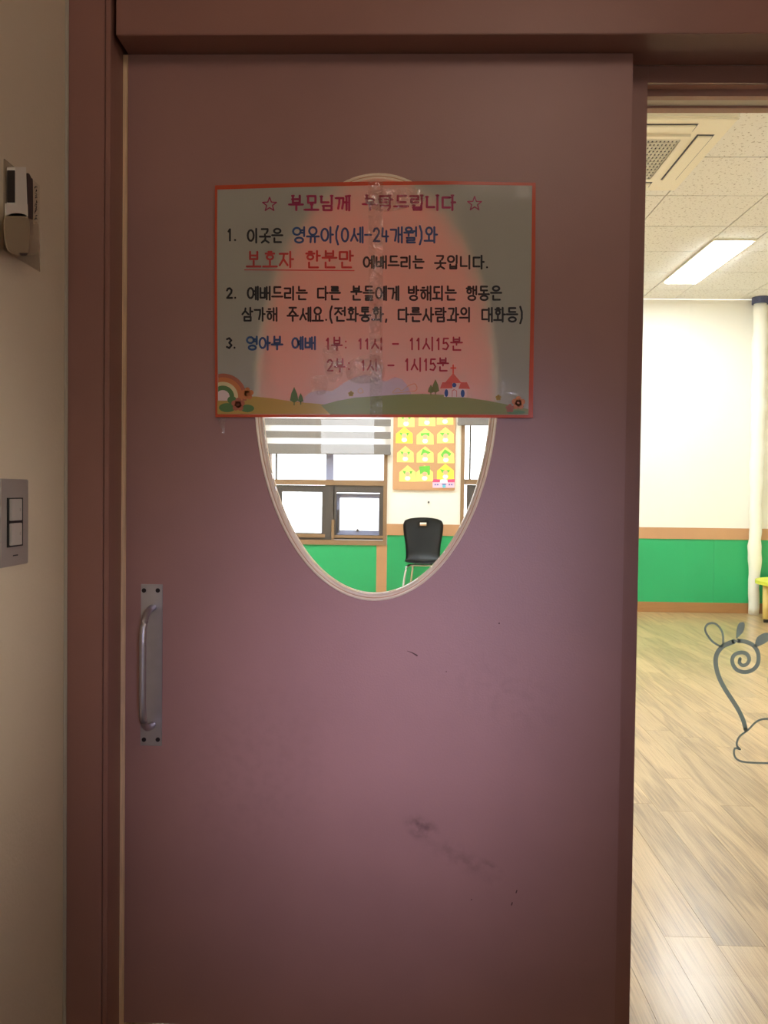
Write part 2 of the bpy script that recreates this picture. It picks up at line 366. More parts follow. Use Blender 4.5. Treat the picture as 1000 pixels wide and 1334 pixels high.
# ------------------------------------------------------------------ sliding door with the oval light
ECX, ECY, ERX, ERY = 489.5, 506, 158, 276
ec = atY(ECX, ECY, YD); RXw = ERX/F*YD; RZw = ERY/F*YD
DX0 = atY(164.5, 641, YD).x; DX1 = atY(813.5, 641, YD).x
door = empty('door_1', (DX0, YD, 0), 'mauve painted sliding door with an oval window', kind='structure')
def leaf(hx, hz):
    bm = bmesh.new(); n = 96; Y0, Y1 = YD, YD+.038
    zb, zt = .012, HZ-.002
    ang = [2*PI*k/n for k in range(n)]
    cor = [math.atan2(z-ec.z, x-ec.x) % (2*PI) for x in (DX0, DX1) for z in (zb, zt)]
    for c in cor:
        i = min(range(n), key=lambda k: abs((ang[k]-c+PI) % (2*PI)-PI)); ang[i] = c
    def outer(a):
        dx, dz = math.cos(a), math.sin(a); t = 1e9
        if dx > 1e-9: t = min(t, (DX1-ec.x)/dx)
        if dx < -1e-9: t = min(t, (DX0-ec.x)/dx)
        if dz > 1e-9: t = min(t, (zt-ec.z)/dz)
        if dz < -1e-9: t = min(t, (zb-ec.z)/dz)
        return ec.x+dx*t, ec.z+dz*t
    def inner(a):
        dx, dz = math.cos(a), math.sin(a); t = 1/math.sqrt((dx/hx)**2+(dz/hz)**2); return ec.x+dx*t, ec.z+dz*t
    R = []
    for Y in (Y0, Y1):
        R.append(([bm.verts.new((outer(a)[0], Y, outer(a)[1])) for a in ang], [bm.verts.new((inner(a)[0], Y, inner(a)[1])) for a in ang]))
    for k in range(n):
        j = (k+1) % n
        bm.faces.new((R[0][0][k], R[0][0][j], R[0][1][j], R[0][1][k])); bm.faces.new((R[1][0][k], R[1][1][k], R[1][1][j], R[1][0][j]))
        bm.faces.new((R[0][0][k], R[1][0][k], R[1][0][j], R[0][0][j])); bm.faces.new((R[0][1][k], R[0][1][j], R[1][1][j], R[1][1][k]))
    return bm
obj('door_leaf', leaf(RXw-.0012, RZw-.0012), 'door', door)
def ring(prof, n=120, closed=True):
    """prof: closed list of (inset, Y)"""
    bm = bmesh.new(); R = []
    for k in range(n):
        a = 2*PI*k/n; R.append([bm.verts.new((ec.x+(RXw-i)*math.cos(a), y, ec.z+(RZw-i)*math.sin(a))) for i, y in prof])
    m = len(prof)
    for k in range(n):
        for q in range(m if closed else m-1): bm.faces.new((R[k][q], R[(k+1)%n][q], R[(k+1)%n][(q+1)%m], R[k][(q+1)%m]))
    return bm
obj('oval_frame', ring([(-.0015, YD), (-.001, YD-.0028), (.001, YD-.004), (.0035, YD-.004), (.0045, YD-.0022), (.0058, YD-.0022), (.0066, YD-.003), (.0092, YD-.003), (.0105, YD-.0005), (.0115, YD+.036)], closed=False), 'oval', door, smooth=True)
obj('oval_bead', ring([(.0044, YD-.0024), (.0044, YD-.003), (.0058, YD-.003), (.0058, YD-.0024)]), 'oval_tan', door, smooth=True)
bm = bmesh.new()
prism(bm, [(ec.x+(RXw-.0116)*math.cos(2*PI*k/96), YD+.016, ec.z+(RZw-.0116)*math.sin(2*PI*k/96)) for k in range(96)], (0, .004, 0))
tag(obj('oval_pane', bm, 'glass', door), 'clear oval glass with faint reflections')
# seal strip showing in the gap at the door's closing edge
tag(obj('trim_5', bx(atY(157.5, 641, YD+.004).x, DX0-.0006, YD+.004, YD+.036, 0, HZ), 'strip', bevel=.0008), 'light wooden strip in the gap between jamb and door', kind='structure')
tag(obj('trim_6', bx(XJ, XJ+.03, YW+.002, YW+.09, 0, HZ), 'frame'), 'rear jamb behind the door edge', kind='structure')
# scuffs and stains on the paint
def stain(name, pts, m='stain', w=None):
    bm = bmesh.new()
    if w: ribbon(bm, pts, w, YD-.0002)
    else: poly(bm, pts, YD-.0002)
    return obj(name, bm, m, door)
stain('scratch', [(530,848),(536,850),(543,854)], w=[.4,1.2,2])
stain('scratch', [(673,1160),(672,1163)], w=1.4); stain('scratch', [(667,1176),(666,1179)], w=1.6)
stain('speck', disc(614,1172,.8)); stain('speck', disc(581,875,.7)); stain('speck', disc(650,812,1))

# pull handle
P0 = rect(183.5, 761, 211.5, 971, YD)
hd = obj('door_handle', bx(P0[0], P0[1], YD-.0025, YD, P0[2], P0[3]), 'steel', door, bevel=.0006)
tag(hd, 'satin steel pull handle on a tall plate')
hx = (P0[0]+P0[1])/2+.003
top = atY(205, 791, YD); bot = atY(205, 944, YD)
zt, zb = top.z, bot.z; r_ = .0068
half = [(.002, 0), (.020, .001), (.038, .005), (.054, .016), (.0635, .034), (.0665, .056), (.067, .074)]
path = spline([(hx, YD-a, zt-b) for a, b in half]+[(hx, YD-a, zb+b) for a, b in half[::-1]], 5)
obj('grip', tube(bmesh.new(), path, r_, 16), 'steel', hd, smooth=True)
for sx, sy in ((188, 769), (206, 769), (188, 963), (206, 963)):
    p = atY(sx, sy, YD); bm = bmesh.new()
    prism(bm, [(p.x+.0045*math.cos(2*PI*k/14), YD-.0035, p.z+.0045*math.sin(2*PI*k/14)) for k in range(14)], (0, .002, 0))
    obj('screw', bm, 'screw', hd)

# ------------------------------------------------------------------ the notice
YP = YD-.006
po = empty('notice_poster', atY(487, 544, YP), 'laminated Korean notice in an orange border taped over the top of the oval window', 'poster')
corners = [(280, 241.5), (380, 238.5), (480, 236.5), (590, 236), (697.5, 238), (697, 340), (695, 445), (694, 544.5), (590, 544), (480, 543.5), (380, 543.5), (280.5, 543.5), (279.5, 440), (279.5, 340)]
bm = bmesh.new(); prism(bm, [atY(x, y, YP) for x, y in corners], (0, .0006, 0)); obj('paper', bm, 'poster', po)
innr = [(283, 247), (380, 244), (480, 241.5), (590, 240.5), (693, 241.8), (692, 340), (690, 445), (688, 540.5), (590, 540), (480, 540), (380, 540), (284, 539.5), (283, 440), (282.5, 340)]
bm = bmesh.new(); n = len(corners)
a = [bm.verts.new(atY(x, y, YP-.0002)) for x, y in corners]; b = [bm.verts.new(atY(x, y, YP-.0002)) for x, y in innr]
for i in range(n): bm.faces.new((a[i], a[(i+1)%n], b[(i+1)%n], b[i]))
tag(obj('border', bm, 'border', po), 'orange red printed border')
# pink sheet added to make the oval glow, down to the poster's lower edge
bm = bmesh.new(); pts = []
zc = atY(487, 540, YD).z
for k in range(97):
    aa = math.asin((zc-ec.z)/(RZw-.013)); an = aa+(PI-2*aa)*k/96
    pts.append((ec.x+(RXw-.013)*math.cos(an), YD+.008, ec.z+(RZw-.013)*math.sin(an)))
prism(bm, pts, (0, .0006, 0)); tag(obj('glow_backing', bm, 'glow_sheet', po), 'pink translucent sheet added behind the notice to make the oval glow pink')

# Hangul from strokes
def arc(cx, cy, rx, ry, n=14, a0=0, a1=2*PI): return [(cx+rx*math.cos(a0+(a1-a0)*k/n), cy+ry*math.sin(a0+(a1-a0)*k/n)) for k in range(n+1)]
J = {'ㄱ': [[(0,.08),(.92,.08),(.90,.5),(.72,1)]], 'ㄴ': [[(.05,0),(.05,.9),(1,.9)]], 'ㄷ': [[(1,.06),(.05,.06),(.05,.94),(1,.94)]],
 'ㄹ': [[(0,.04),(.95,.04),(.95,.5),(.05,.5),(.05,.96),(1,.96)]], 'ㅁ': [[(.05,.05),(.95,.05),(.95,.95),(.05,.95),(.05,.05)]],
 'ㅂ': [[(.08,0),(.08,.95),(.92,.95),(.92,0)], [(.08,.48),(.92,.48)]], 'ㅅ': [[(.52,0),(.46,.45),(0,1)], [(.5,.45),(1,1)]],
 'ㅇ': [arc(.5,.5,.5,.5)], 'ㅈ': [[(0,.04),(1,.04)], [(.55,.04),(.45,.5),(0,1)], [(.5,.5),(1,1)]],
 'ㅌ': [[(1,.04),(.05,.04),(.05,.96),(1,.96)], [(.05,.5),(.95,.5)]], 'ㅎ': [[(.32,.0),(.68,.0)], [(0,.24),(1,.24)], arc(.5,.70,.36,.30)],
 'ㄲ': [[(0,.08),(.42,.08),(.40,.5),(.25,1)], [(.52,.08),(.95,.08),(.93,.5),(.8,1)]]}
CHO = 'ㄱㄲㄴㄷㄸㄹㅁㅂㅃㅅㅆㅇㅈㅉㅊㅋㅌㅍㅎ'; JUNG = 'ㅏㅐㅑㅒㅓㅔㅕㅖㅗㅘㅙㅚㅛㅜㅝㅞㅟㅠㅡㅢㅣ'
JONG = ['']+list('ㄱㄲㄳㄴㄵㄶㄷㄹㄺㄻㄼㄽㄾㄿㅀㅁㅂㅄㅅㅆㅇㅈㅊㅋㅌㅍㅎ')
def place(st, x0, y0, x1, y1): return [[(x0+(x1-x0)*x, y0+(y1-y0)*y) for x, y in s] for s in st]
VV = {'ㅣ': [[(.5,0),(.5,1)]], 'ㅏ': [[(.35,0),(.35,1)], [(.35,.48),(.95,.48)]], 'ㅑ': [[(.35,0),(.35,1)], [(.35,.36),(.95,.36)], [(.35,.62),(.95,.62)]],
 'ㅓ': [[(.8,0),(.8,1)], [(.8,.45),(.1,.45)]], 'ㅕ': [[(.8,0),(.8,1)], [(.8,.34),(.1,.34)], [(.8,.62),(.1,.62)]],
 'ㅐ': [[(.2,.03),(.2,.97)], [(.85,0),(.85,1)], [(.2,.48),(.85,.48)]], 'ㅔ': [[(.5,.03),(.5,.97)], [(.95,0),(.95,1)], [(.5,.45),(.0,.45)]],
 'ㅖ': [[(.5,.03),(.5,.97)], [(.95,0),(.95,1)], [(.5,.34),(.0,.34)], [(.5,.6),(.0,.6)]]}
HV = {'ㅗ': [[(0,.95),(1,.95)], [(.5,.1),(.5,.95)]], 'ㅛ': [[(0,.95),(1,.95)], [(.33,.1),(.33,.95)], [(.67,.1),(.67,.95)]],
 'ㅜ': [[(0,.1),(1,.1)], [(.5,.1),(.5,1)]], 'ㅠ': [[(0,.1),(1,.1)], [(.33,.1),(.30,1)], [(.67,.1),(.67,1)]], 'ㅡ': [[(0,.5),(1,.5)]]}
CV = {'ㅘ': ('ㅗ','ㅏ'), 'ㅚ': ('ㅗ','ㅣ'), 'ㅢ': ('ㅡ','ㅣ'), 'ㅝ': ('ㅜ','ㅓ'), 'ㅟ': ('ㅜ','ㅣ')}
DG = {'0': [arc(.5,.5,.42,.5)], '1': [[(.25,.2),(.55,0),(.55,1)]], '2': [[(.08,.22),(.25,.03),(.6,0),(.88,.2),(.8,.45),(.1,.97),(.95,.97)]],
 '3': [[(.08,.1),(.5,0),(.88,.22),(.5,.46),(.92,.72),(.5,1),(.05,.88)]], '4': [[(.15,0),(.08,.62),(.95,.62)], [(.68,.2),(.68,1)]],
 '5': [[(.88,.02),(.2,.02),(.14,.45),(.6,.38),(.92,.68),(.6,1),(.08,.93)]], '(': [[(.7,-.08),(.3,.3),(.3,.75),(.7,1.12)]], ')': [[(.3,-.08),(.7,.3),(.7,.75),(.3,1.12)]],
 '.': [[(.5,.95),(.5,.97)]], ',': [[(.55,.92),(.4,1.15)]], ':': [[(.5,.28),(.5,.3)], [(.5,.82),(.5,.84)]], '-': [[(.05,.5),(.95,.5)]]}
def adv(ch): return {'1': .42, '(': .36, ')': .36, '.': .26, ',': .3, ':': .4, '-': .55, '0': .62}.get(ch, .55 if ch in DG else 1.0)
def glyph(ch):
    if ch in DG: return DG[ch]
    k = ord(ch)-0xAC00; c, v, f = CHO[k//588], JUNG[(k//28) % 21], JONG[k % 28]
    hb = .58 if f else 1.0; out = []
    t = f != ''
    if v in VV:
        wv = .42 if v in 'ㅐㅔㅖ' else .34
        x0 = 1-wv
        out += place(J[c], .04, .10 if not t else .04, x0-.06+(.0 if v not in 'ㅓㅕㅔㅖ' else .05), .88*hb if not t else .50)
        out += place(VV[v], x0, 0, 1, hb)
    elif v in HV:
        h1 = .50 if not t else .32
        out += place(J[c], .2, .0, .8, h1)
        out += place(HV[v], .02, h1+.06, .98, (.98 if not t else .58) if v != 'ㅡ' else (.95 if not t else .56))
    else:
        a_, b_ = CV[v]; h1 = .48 if not t else .28
        out += place(J[c], .12, .02, .60, h1)
        out += place(HV[a_], .0, h1+.05, .70, .90 if not t else .56)
        out += place(VV[b_], .66, 0, 1.02, hb if t else 1)
    if f: out += place(J[f], .2, .68, .85, 1.0)
    return out
def write(parent, text, x0, x1, yc, h, m, wd, Y=YP-.0006, serif=False):
    tot = sum(adv(c) for c in text); g = .14
    u = (x1-x0)/(tot+g*(len(text)-1)); x = x0; bm = bmesh.new()
    for ch in text:
        a_ = adv(ch); hh = h if not ch in DG or ch in '()' else h*.86
        for s in glyph(ch):
            P = [(x+px*u*a_, yc-hh/2+py*hh) for px, py in s]
            # split at sharp corners so that every stroke has its own rounded ends
            seg = [P[0]]
            for i in range(1, len(P)):
                seg.append(P[i])
                if i < len(P)-1:
                    a1 = Vector(P[i])-Vector(P[i-1]); a2 = Vector(P[i+1])-Vector(P[i])
                    if a1.length > 1e-6 and a2.length > 1e-6 and a1.normalized().dot(a2.normalized()) < .75:
                        ribbon(bm, seg, wd, Y); seg = [P[i]]
            if len(seg) > 1: ribbon(bm, seg, wd, Y)
            if serif:
                for q in (P[0],): ribbon(bm, [(q[0]-wd*.8, q[1]), (q[0]+wd*.8, q[1])], wd*.7, Y, caps=False)
        x += u*(a_+g)
    obj('lettering', bm, m, parent)
def star(parent, cx, cy, r):
    pts = [(cx+rr*math.sin(PI*k/5), cy-rr*math.cos(PI*k/5)) for k in range(10) for rr in ((r if k % 2 == 0 else r*.42),)]
    bm = bmesh.new()
    for i in range(10): ribbon(bm, [pts[i], pts[(i+1)%10]], 1.5, YP-.0006)
    obj('star', bm, 'maroon', parent)
star(po, 351, 266.5, 9.5); star(po, 618, 265.5, 9.5)
write(po, '부모님께', 377, 455, 264.5, 19, 'maroon', 2.9, serif=True); write(po, '부탁드립니다', 473, 593, 264, 19, 'maroon', 2.9, serif=True)
for t_, a_, b_, y_, h_, m_, w_ in [
 ('1.', 296, 308, 306, 17, 'black', 2.6), ('이곳은', 322, 368, 307, 18, 'black', 2.5), ('영유아(0세-24개월)와', 381, 569, 306, 20, 'blue', 2.6),
 ('보호자', 321, 382, 338, 20, 'red', 2.6), ('한분만', 398, 460, 338, 22, 'red', 2.6), ('예배드리는', 473, 552, 341.5, 16, 'black', 2.5), ('곳입니다.', 566, 636, 341.5, 17, 'black', 2.5),
 ('2.', 295, 308, 382, 15, 'black', 2.6), ('예배드리는', 322, 400, 382, 17, 'black', 2.5), ('다른', 413, 443, 382, 17, 'black', 2.5), ('분들에게', 457, 519, 382, 18, 'black', 2.5), ('방해되는', 531, 594, 382, 18, 'black', 2.5), ('행동은', 607, 653, 382, 18, 'black', 2.5),
 ('삼가해', 315, 361, 409.5, 17, 'black', 2.4), ('주세요.(전화통화,', 374, 505, 409.5, 18, 'black', 2.5), ('다른사람과의', 518, 613, 410, 18, 'black', 2.5), ('대화등)', 627, 681, 410, 18, 'black', 2.5),
 ('3.', 295, 307, 447, 15, 'black', 2.6), ('영아부', 321, 368, 447, 17, 'blue', 2.6), ('예배', 380, 411, 447, 16, 'blue', 2.6), ('1부:', 424, 453, 448, 17, 'wine', 2.1), ('11시', 466, 499, 448, 15, 'wine', 2.1), ('-', 511, 519, 448, 12, 'wine', 2.1), ('11시15분', 533, 602, 448, 17, 'wine', 2.1),
 ('2부:', 426, 457, 476, 17, 'wine', 2.1), ('1시', 470, 492, 476, 15, 'wine', 2.1), ('-', 505, 513, 476, 12, 'wine', 2.1), ('1시15분', 527, 584, 475, 17, 'wine', 2.1)]:
    write(po, t_, a_, b_, y_, h_, m_, w_)
bm = bmesh.new(); ribbon(bm, [(318.5, 351.5), (461, 352.5)], 1.2, YP-.0006); obj('underline', bm, 'red', po)
# printed landscape
def pr(name, m, shapes, lv=1, par=None):
    for s in shapes:
        bm = bmesh.new(); poly(bm, s, YP-.0002-.00012*lv); o = obj(name, bm, m, par or po)
    return o
il = pr('printed_hill', 'mauve', [[(393,530),(396,518),(405,511),(420,508),(432,510),(446,500),(462,491),(476,488),(490,492),(503,497),(514,491),(524,494),(531,503),(535,512),(540,530)]], 0)
pr('printed_hill', 'hill1', [[(283,539.5),(283,521),(310,517),(332,516.5),(355,519),(380,523),(424,527),(480,533),(560,539)]], 1)
pr('printed_hill', 'hill2', [[(418,528),(440,522),(462,518),(490,516),(520,514),(550,513),(580,514.5),(605,517.5),(635,522),(660,527),(688,533),(688,540),(560,540),(430,540)]], 2)
for x, y, h, wd_, m_ in ((383,504,22,5.5,'tree'),(391.5,512,13,3.5,'tree'),(567,494,19,5,'tree2'),(561,501,12,4,'tree2')):
    pr('printed_tree', m_, [[(x-wd_,y+h*.8),(x-wd_*.7,y+h*.4),(x,y),(x+wd_*.7,y+h*.4),(x+wd_,y+h*.8),(x,y+h*.93)], [(x-.7,y+h*.8),(x+.7,y+h*.8),(x+.7,y+h+2),(x-.7,y+h+2)]], 3)
ch = pr('printed_church', 'church', [[(578,505),(608,505),(608,518),(578,517)]], 3)
pr('printed_roof', 'roof', [[(590,486),(601,499),(579,499)], [(576,498),(589,498),(589,506),(573,506)], [(600,498),(608,498),(612,506.5),(597,506.5)], [(589.2,475),(591,475),(591,488),(589.2,488)], [(586.5,478.5),(594,478.5),(594,480.3),(586.5,480.3)]], 4)
pr('printed_window', 'winblue', [disc(581.2,512,2.4,5), disc(602.5,512.5,2.6,5), disc(591.5,501.7,2.8)], 5)
pr('printed_door', 'roof', [[(588.5,517),(588.5,509),(591,507),(595,509),(595,517),(594.3,517),(594.3,509.5),(591.6,508),(589.2,509.5),(589.2,517)]], 5)
def clipx(pts, a_, b_): return [(min(max(x, a_), b_), min(y, 539)) for x, y in pts]
for i, (r, m_) in enumerate(((31,'rust'),(26,'orange'),(20,'cream'),(15,'leaf'),(9,'church'))):
    pr('printed_rainbow', m_, [clipx(disc(290, 517, r, r*.98, 26, PI, 2*PI)+[(290+r, 522), (290-r, 522)], 284, 688)], 3+i*.5)
for cx, cy, r, m_ in ((322,513,6.5,'orange'),(675,525,7,'orange'),(664,532,4.5,'rust'),(310,527,7,'rust'),(649,518,3,'hill1'),(457,513,3,'hill1')):
    pr('printed_flower', m_, [disc(cx+r*.75*math.cos(k*2*PI/5-.3), cy+r*.75*math.sin(k*2*PI/5-.3), r*.55, n=10) for k in range(5)]+[disc(cx, cy, r*.6, n=10)], 6)
pr('printed_leaf', 'leaf', [disc(296,531,11,6), disc(322,532,9,5), disc(672,537,12,2.6), disc(302,521,6,5)], 5.6)
for pts in ([(512,512),(514,508),(519,506),(523,509),(528,505),(533,502),(540,500),(543,505),(541,509),(534,510),(526,511)], [(466,509),(470,506),(473,511),(468,512)]):
    bm = bmesh.new(); ribbon(bm, spline(pts, 4, True)+[pts[0]], .8, YP-.0011); obj('printed_sheep', bm, 'sheep', po)
# tape end at the corner, then glossy film pieces added to catch glints
bm = bmesh.new(); prism(bm, [atY(x, y, YD-.0012) for x, y in ((283,543),(294,543),(292,567),(288,560),(284,549))], (0, .0004, 0)); obj('tape', bm, 'tape', po)
bm = bmesh.new(); prism(bm, [atY(x, y, YP-.0014) for x, y in ((479,237),(499,237),(498,544),(482,544))], (0, .0002, 0)); obj('tape', bm, 'tape', po)

for pts in ([(478,250),(540,244),(552,262),(505,276),(480,268)], [(420,455),(440,452),(446,490),(428,496)], [(455,470),(492,462),(500,492),(470,500),(452,492)], [(405,492),(425,490),(424,512),(408,512)]):
    obj('tape', prism(bmesh.new(), [atY(x, y, YP-.0016) for x, y in spline(pts, 3, True)], (0, .0001, 0)), 'tape', po)  # crinkled film patches added where the notice's highlights gather

# ------------------------------------------------------------------ grey sticker on the side glass
def g(x, y): return (800+x/3.51, 640+y/3.51)
st = empty('flower_sticker', atY(985, 990, YG-.001), 'grey swirl flower sticker growing from a cloud on the side glass', 'sticker')
YS = YG-.0006
def stk(name, pts, w_, closed=False, n=6):
    bm = bmesh.new(); P = spline([g(*p) for p in pts], n, closed)
    if closed: P.append(P[0])
    if isinstance(w_, tuple): w_ = [w_[0]+(w_[1]-w_[0])*i/(len(P)-1) for i in range(len(P))]
    ribbon(bm, P, w_, YS); return obj(name, bm, 'decal', st)
stk('stem', [(600,1090),(588,1045),(558,985),(508,908),(478,850),(463,790),(468,745),(492,712),(520,697),(546,687)], (5.6, 6.4))
stk('swirl', [(566,684),(600,688),(636,706),(657,742),(656,786),(634,815),(596,827),(558,815),(539,782),(545,752),(572,738),(602,742),(616,766),(606,789),(586,796),(572,784),(574,766)], (5.6, 4.6))
stk('petal_outline', [(492,708),(452,690),(424,656),(415,628),(430,606),(462,606),(488,634),(497,668)], 2.7, True)
def solid(name, pts):
    bm = bmesh.new(); poly(bm, spline([g(*p) for p in pts], 5, True), YS); return obj(name, bm, 'decal', st)
solid('petal', [(572,602),(594,602),(590,640),(560,672),(556,664),(560,626)])
solid('petal', [(642,704),(652,668),(684,648),(706,650),(712,672),(690,694),(650,712)])
solid('leaf', [(702,850),(730,840),(750,865),(730,900),(706,895)])
stk('cloud_outline', [(850,1243),(880,1190),(850,1140),(805,1130),(780,1075),(735,1048),(690,1041),(650,1053),(612,1090),(572,1122),(559,1158),(574,1180)], 2.6)
stk('cloud_outline', [(574,1180),(551,1176),(547,1203),(562,1227),(602,1239),(702,1243),(850,1243)], 2.6)

# ------------------------------------------------------------------ things on the hall side wall
def wall_pts(pts, X): return [atX(x, y, X) for x, y in pts]
def wprism(name, pts, X, d, m, parent, bevel=0):
    """outline read at plane X, body goes back to the wall by d"""
    bm = prism(bmesh.new(), wall_pts(pts, X), (-d, 0, 0)); return obj(name, bm, m, parent, bevel=bevel)
def wrect(x0, x1, yt0, yb0, yt1, yb1): return [(x0, yt0), (x1, yt1), (x1, yb1), (x0, yb0)]
def wbox(name, px0, px1, py0, py1, X0, X1, m, parent, bevel=0):
    """box on the side wall; pixel extents read at plane X1 (its face)"""
    a_ = atX(px0, (py0+py1)/2, X1); b_ = atX(px1, (py0+py1)/2, X1); xm = (px0+px1)/2
    z0 = atX(xm, py1, X1).z; z1 = atX(xm, py0, X1).z
    return obj(name, bx(X0, X1, a_.y, b_.y, z0, z1), m, parent, bevel=bevel)
sw = empty('light_switch', atX(20, 740, XL), 'grey double rocker light switch on the cream wall by the jamb', 'light switch')
wbox('switch_plate', 1, 37, 624, 737, XL, XL+.006, 'plate', sw, bevel=.0012)
wbox('rocker_surround', 10.5, 30, 648.5, 712, XL+.006, XL+.008, 'switch_dark', sw)
wbox('rocker', 15.5, 29, 650, 678, XL+.008, XL+.0125, 'rocker', sw, bevel=.0006)
wbox('rocker', 15.5, 29, 681.5, 710, XL+.008, XL+.0125, 'rocker', sw, bevel=.0006)
wbox('printed_mark', 17, 23.5, 722.6, 724.2, XL+.006, XL+.0062, 'switch_dark', sw)
wbox('printed_mark', 26, 27.5, 662, 666, XL+.0125, XL+.0127, 'plate', sw)
wbox('printed_mark', 26, 27.5, 693, 697, XL+.0125, XL+.0127, 'plate', sw)

rh = empty('remote_holder', atX(26, 340, XL), 'clear and beige plastic wall pocket holding a white remote above the switch', 'holder')
wbox('back_plate', 6, 52.5, 302, 340, XL, XL+.002, 'holder_clear', rh)
wbox('back_plate', 6, 42.5, 222, 301.5, XL, XL+.002, 'holder_clear', rh)
def wsh(name, pts, X1, th, m, par=rh, bevel=0):
    return obj(name, prism(bmesh.new(), wall_pts(pts, X1), (-th, 0, 0)), m, par, bevel=bevel)
wsh('pocket_front', spline([(8,282),(36.5,283),(37,328),(30,332),(16,329),(9,319)], 5, True), XL+.022, .0018, 'holder')
wsh('pocket_band', [(8,265),(36,266),(36.5,282),(8,281)], XL+.022, .0018, 'remote')
wsh('pocket_clear', spline([(6,286),(14,283),(26,283),(38,285),(50,292),(52,322),(47,331),(30,334),(14,330),(7,316)], 5, True), XL+.0235, .001, 'holder_clear')
wsh('pocket_side', [(38,300),(50,292),(52,322),(47,331),(38,331)], XL+.014, .010, 'holder_clear')
wsh('clip', [(25,329.5),(37,329.5),(34,333),(28,333)], XL+.0245, .0008, 'screen')
rc = empty('remote_control', atX(26, 285, XL+.006), 'white remote with a dark side standing in the wall pocket', 'remote control')
wsh('body', [(20,218),(34,217.5),(35.5,264),(36,300),(20,300)], XL+.018, .014, 'remote', rc)
p1 = atX(20, 222, XL+.0178); p2 = atX(20, 264, XL+.0178)
obj('side_grip', bx(XL+.0045, XL+.0176, p1.y-.0012, p1.y+.001, p2.z, p1.z), 'screen', rc, bevel=.0005)
wsh('key_panel', spline([(35.8,229.5),(41,232),(43,240),(43,300),(41,306),(37,303),(36,290)], 4, True), XL+.012, .008, 'screen', rc)
# handwriting on clear tape beside the pocket
ta = empty('tape_label', atX(47, 300, XL), 'strip of clear tape with small handwriting right of the wall pocket', 'label')
wbox('tape', 43.5, 51.5, 238, 300, XL, XL+.0006, 'tape', ta)
bm = bmesh.new(); random.seed(3)
for i in range(11):
    y = 242+i*4.6
    for s in range(2):
        P = [atX(44.6+random.random()*4, y+random.random()*4, XL+.0008) for _ in range(3)]
        tube(bm, P, .0005, 4)
obj('handwriting', bm, 'switch_dark', ta)

# ------------------------------------------------------------------ the play room shell
YB = RY1
def Wr(*a): return rect(*a, YB)
w1 = Wr(347.5, 505, 504.5, 709.5); w2 = Wr(600, 505, 757, 712)
w2 = (w2[0], w2[1], w1[2], w1[3])
bm = bmesh.new(); T = .18
for x0, x1, z0, z1 in ((RX0, w1[0], 0, ROOM_H), (w1[1], w2[0], 0, ROOM_H), (w2[1], RX1, 0, ROOM_H), (w1[0], w1[1], 0, w1[2]), (w2[0], w2[1], 0, w2[2]), (w1[0], w1[1], w1[3], ROOM_H), (w2[0], w2[1], w2[3], ROOM_H)):
    box(bm, x0, x1, YB, YB+T, z0, z1)
wb = tag(obj('wall_far', bm, 'white_wall'), 'white far wall of the play room with a green lower part', kind='structure')
zr1 = atY(832, 686.6, YB).z; zr0 = atY(832, 701.3, YB).z; zb1 = atY(832, 783.5, YB).z
# green boards, rail, battens
batx = rect(490, 708, 503.5, 780, YB)
def panel(x0, x1, z0, z1, par=wb, n='green_panel', m='green', th=.008): return obj(n, bx(x0+.001, x1-.001, YB-th, YB, z0, z1), m, par)
gx = [RX0, RX0+1.1, batx[0]]
panel(RX0, batx[0]-1.22, zb1, w1[2]); panel(batx[0]-1.22, batx[0], zb1, w1[2])
panel(batx[1], w2[0], zb1, zr0); panel(w2[0], w2[1], zb1, min(zr0, w2[2]))
panel(w2[1], w2[1]+.40, zb1, zr0); panel(w2[1]+.40, w2[1]+1.25, zb1, zr0); panel(w2[1]+1.25, RX1, zb1, zr0)
bt = obj('batten', bx(batx[0], batx[1], YB-.012, YB, zb1, w1[2]), 'wood_rail', wb)
obj('chair_rail', bx(w1[1], w2[0], YB-.016, YB, zr0, zr1), 'wood_rail', wb)
obj('chair_rail', bx(w2[1], RX1, YB-.016, YB, zr0, zr1), 'wood_rail', wb)
obj('chair_rail', bx(RX0, w1[0], YB-.016, YB, zr0, zr1), 'wood_rail', wb)
tag(obj('baseboard_far', bx(RX0, RX1, YB-.02, YB, 0, zb1), 'base', bevel=.003), 'brown baseboard along the far wall', kind='structure')
tag(obj('wall_room_left', bx(RX0-.1, RX0, YW, YB+T, 0, ROOM_H), 'white_wall'), 'white left wall of the play room', kind='structure')
tag(obj('wall_room_right', bx(RX1, RX1+.1, YW, YB+T, 0, ROOM_H), 'white_wall'), 'white right wall of the play room', kind='structure')

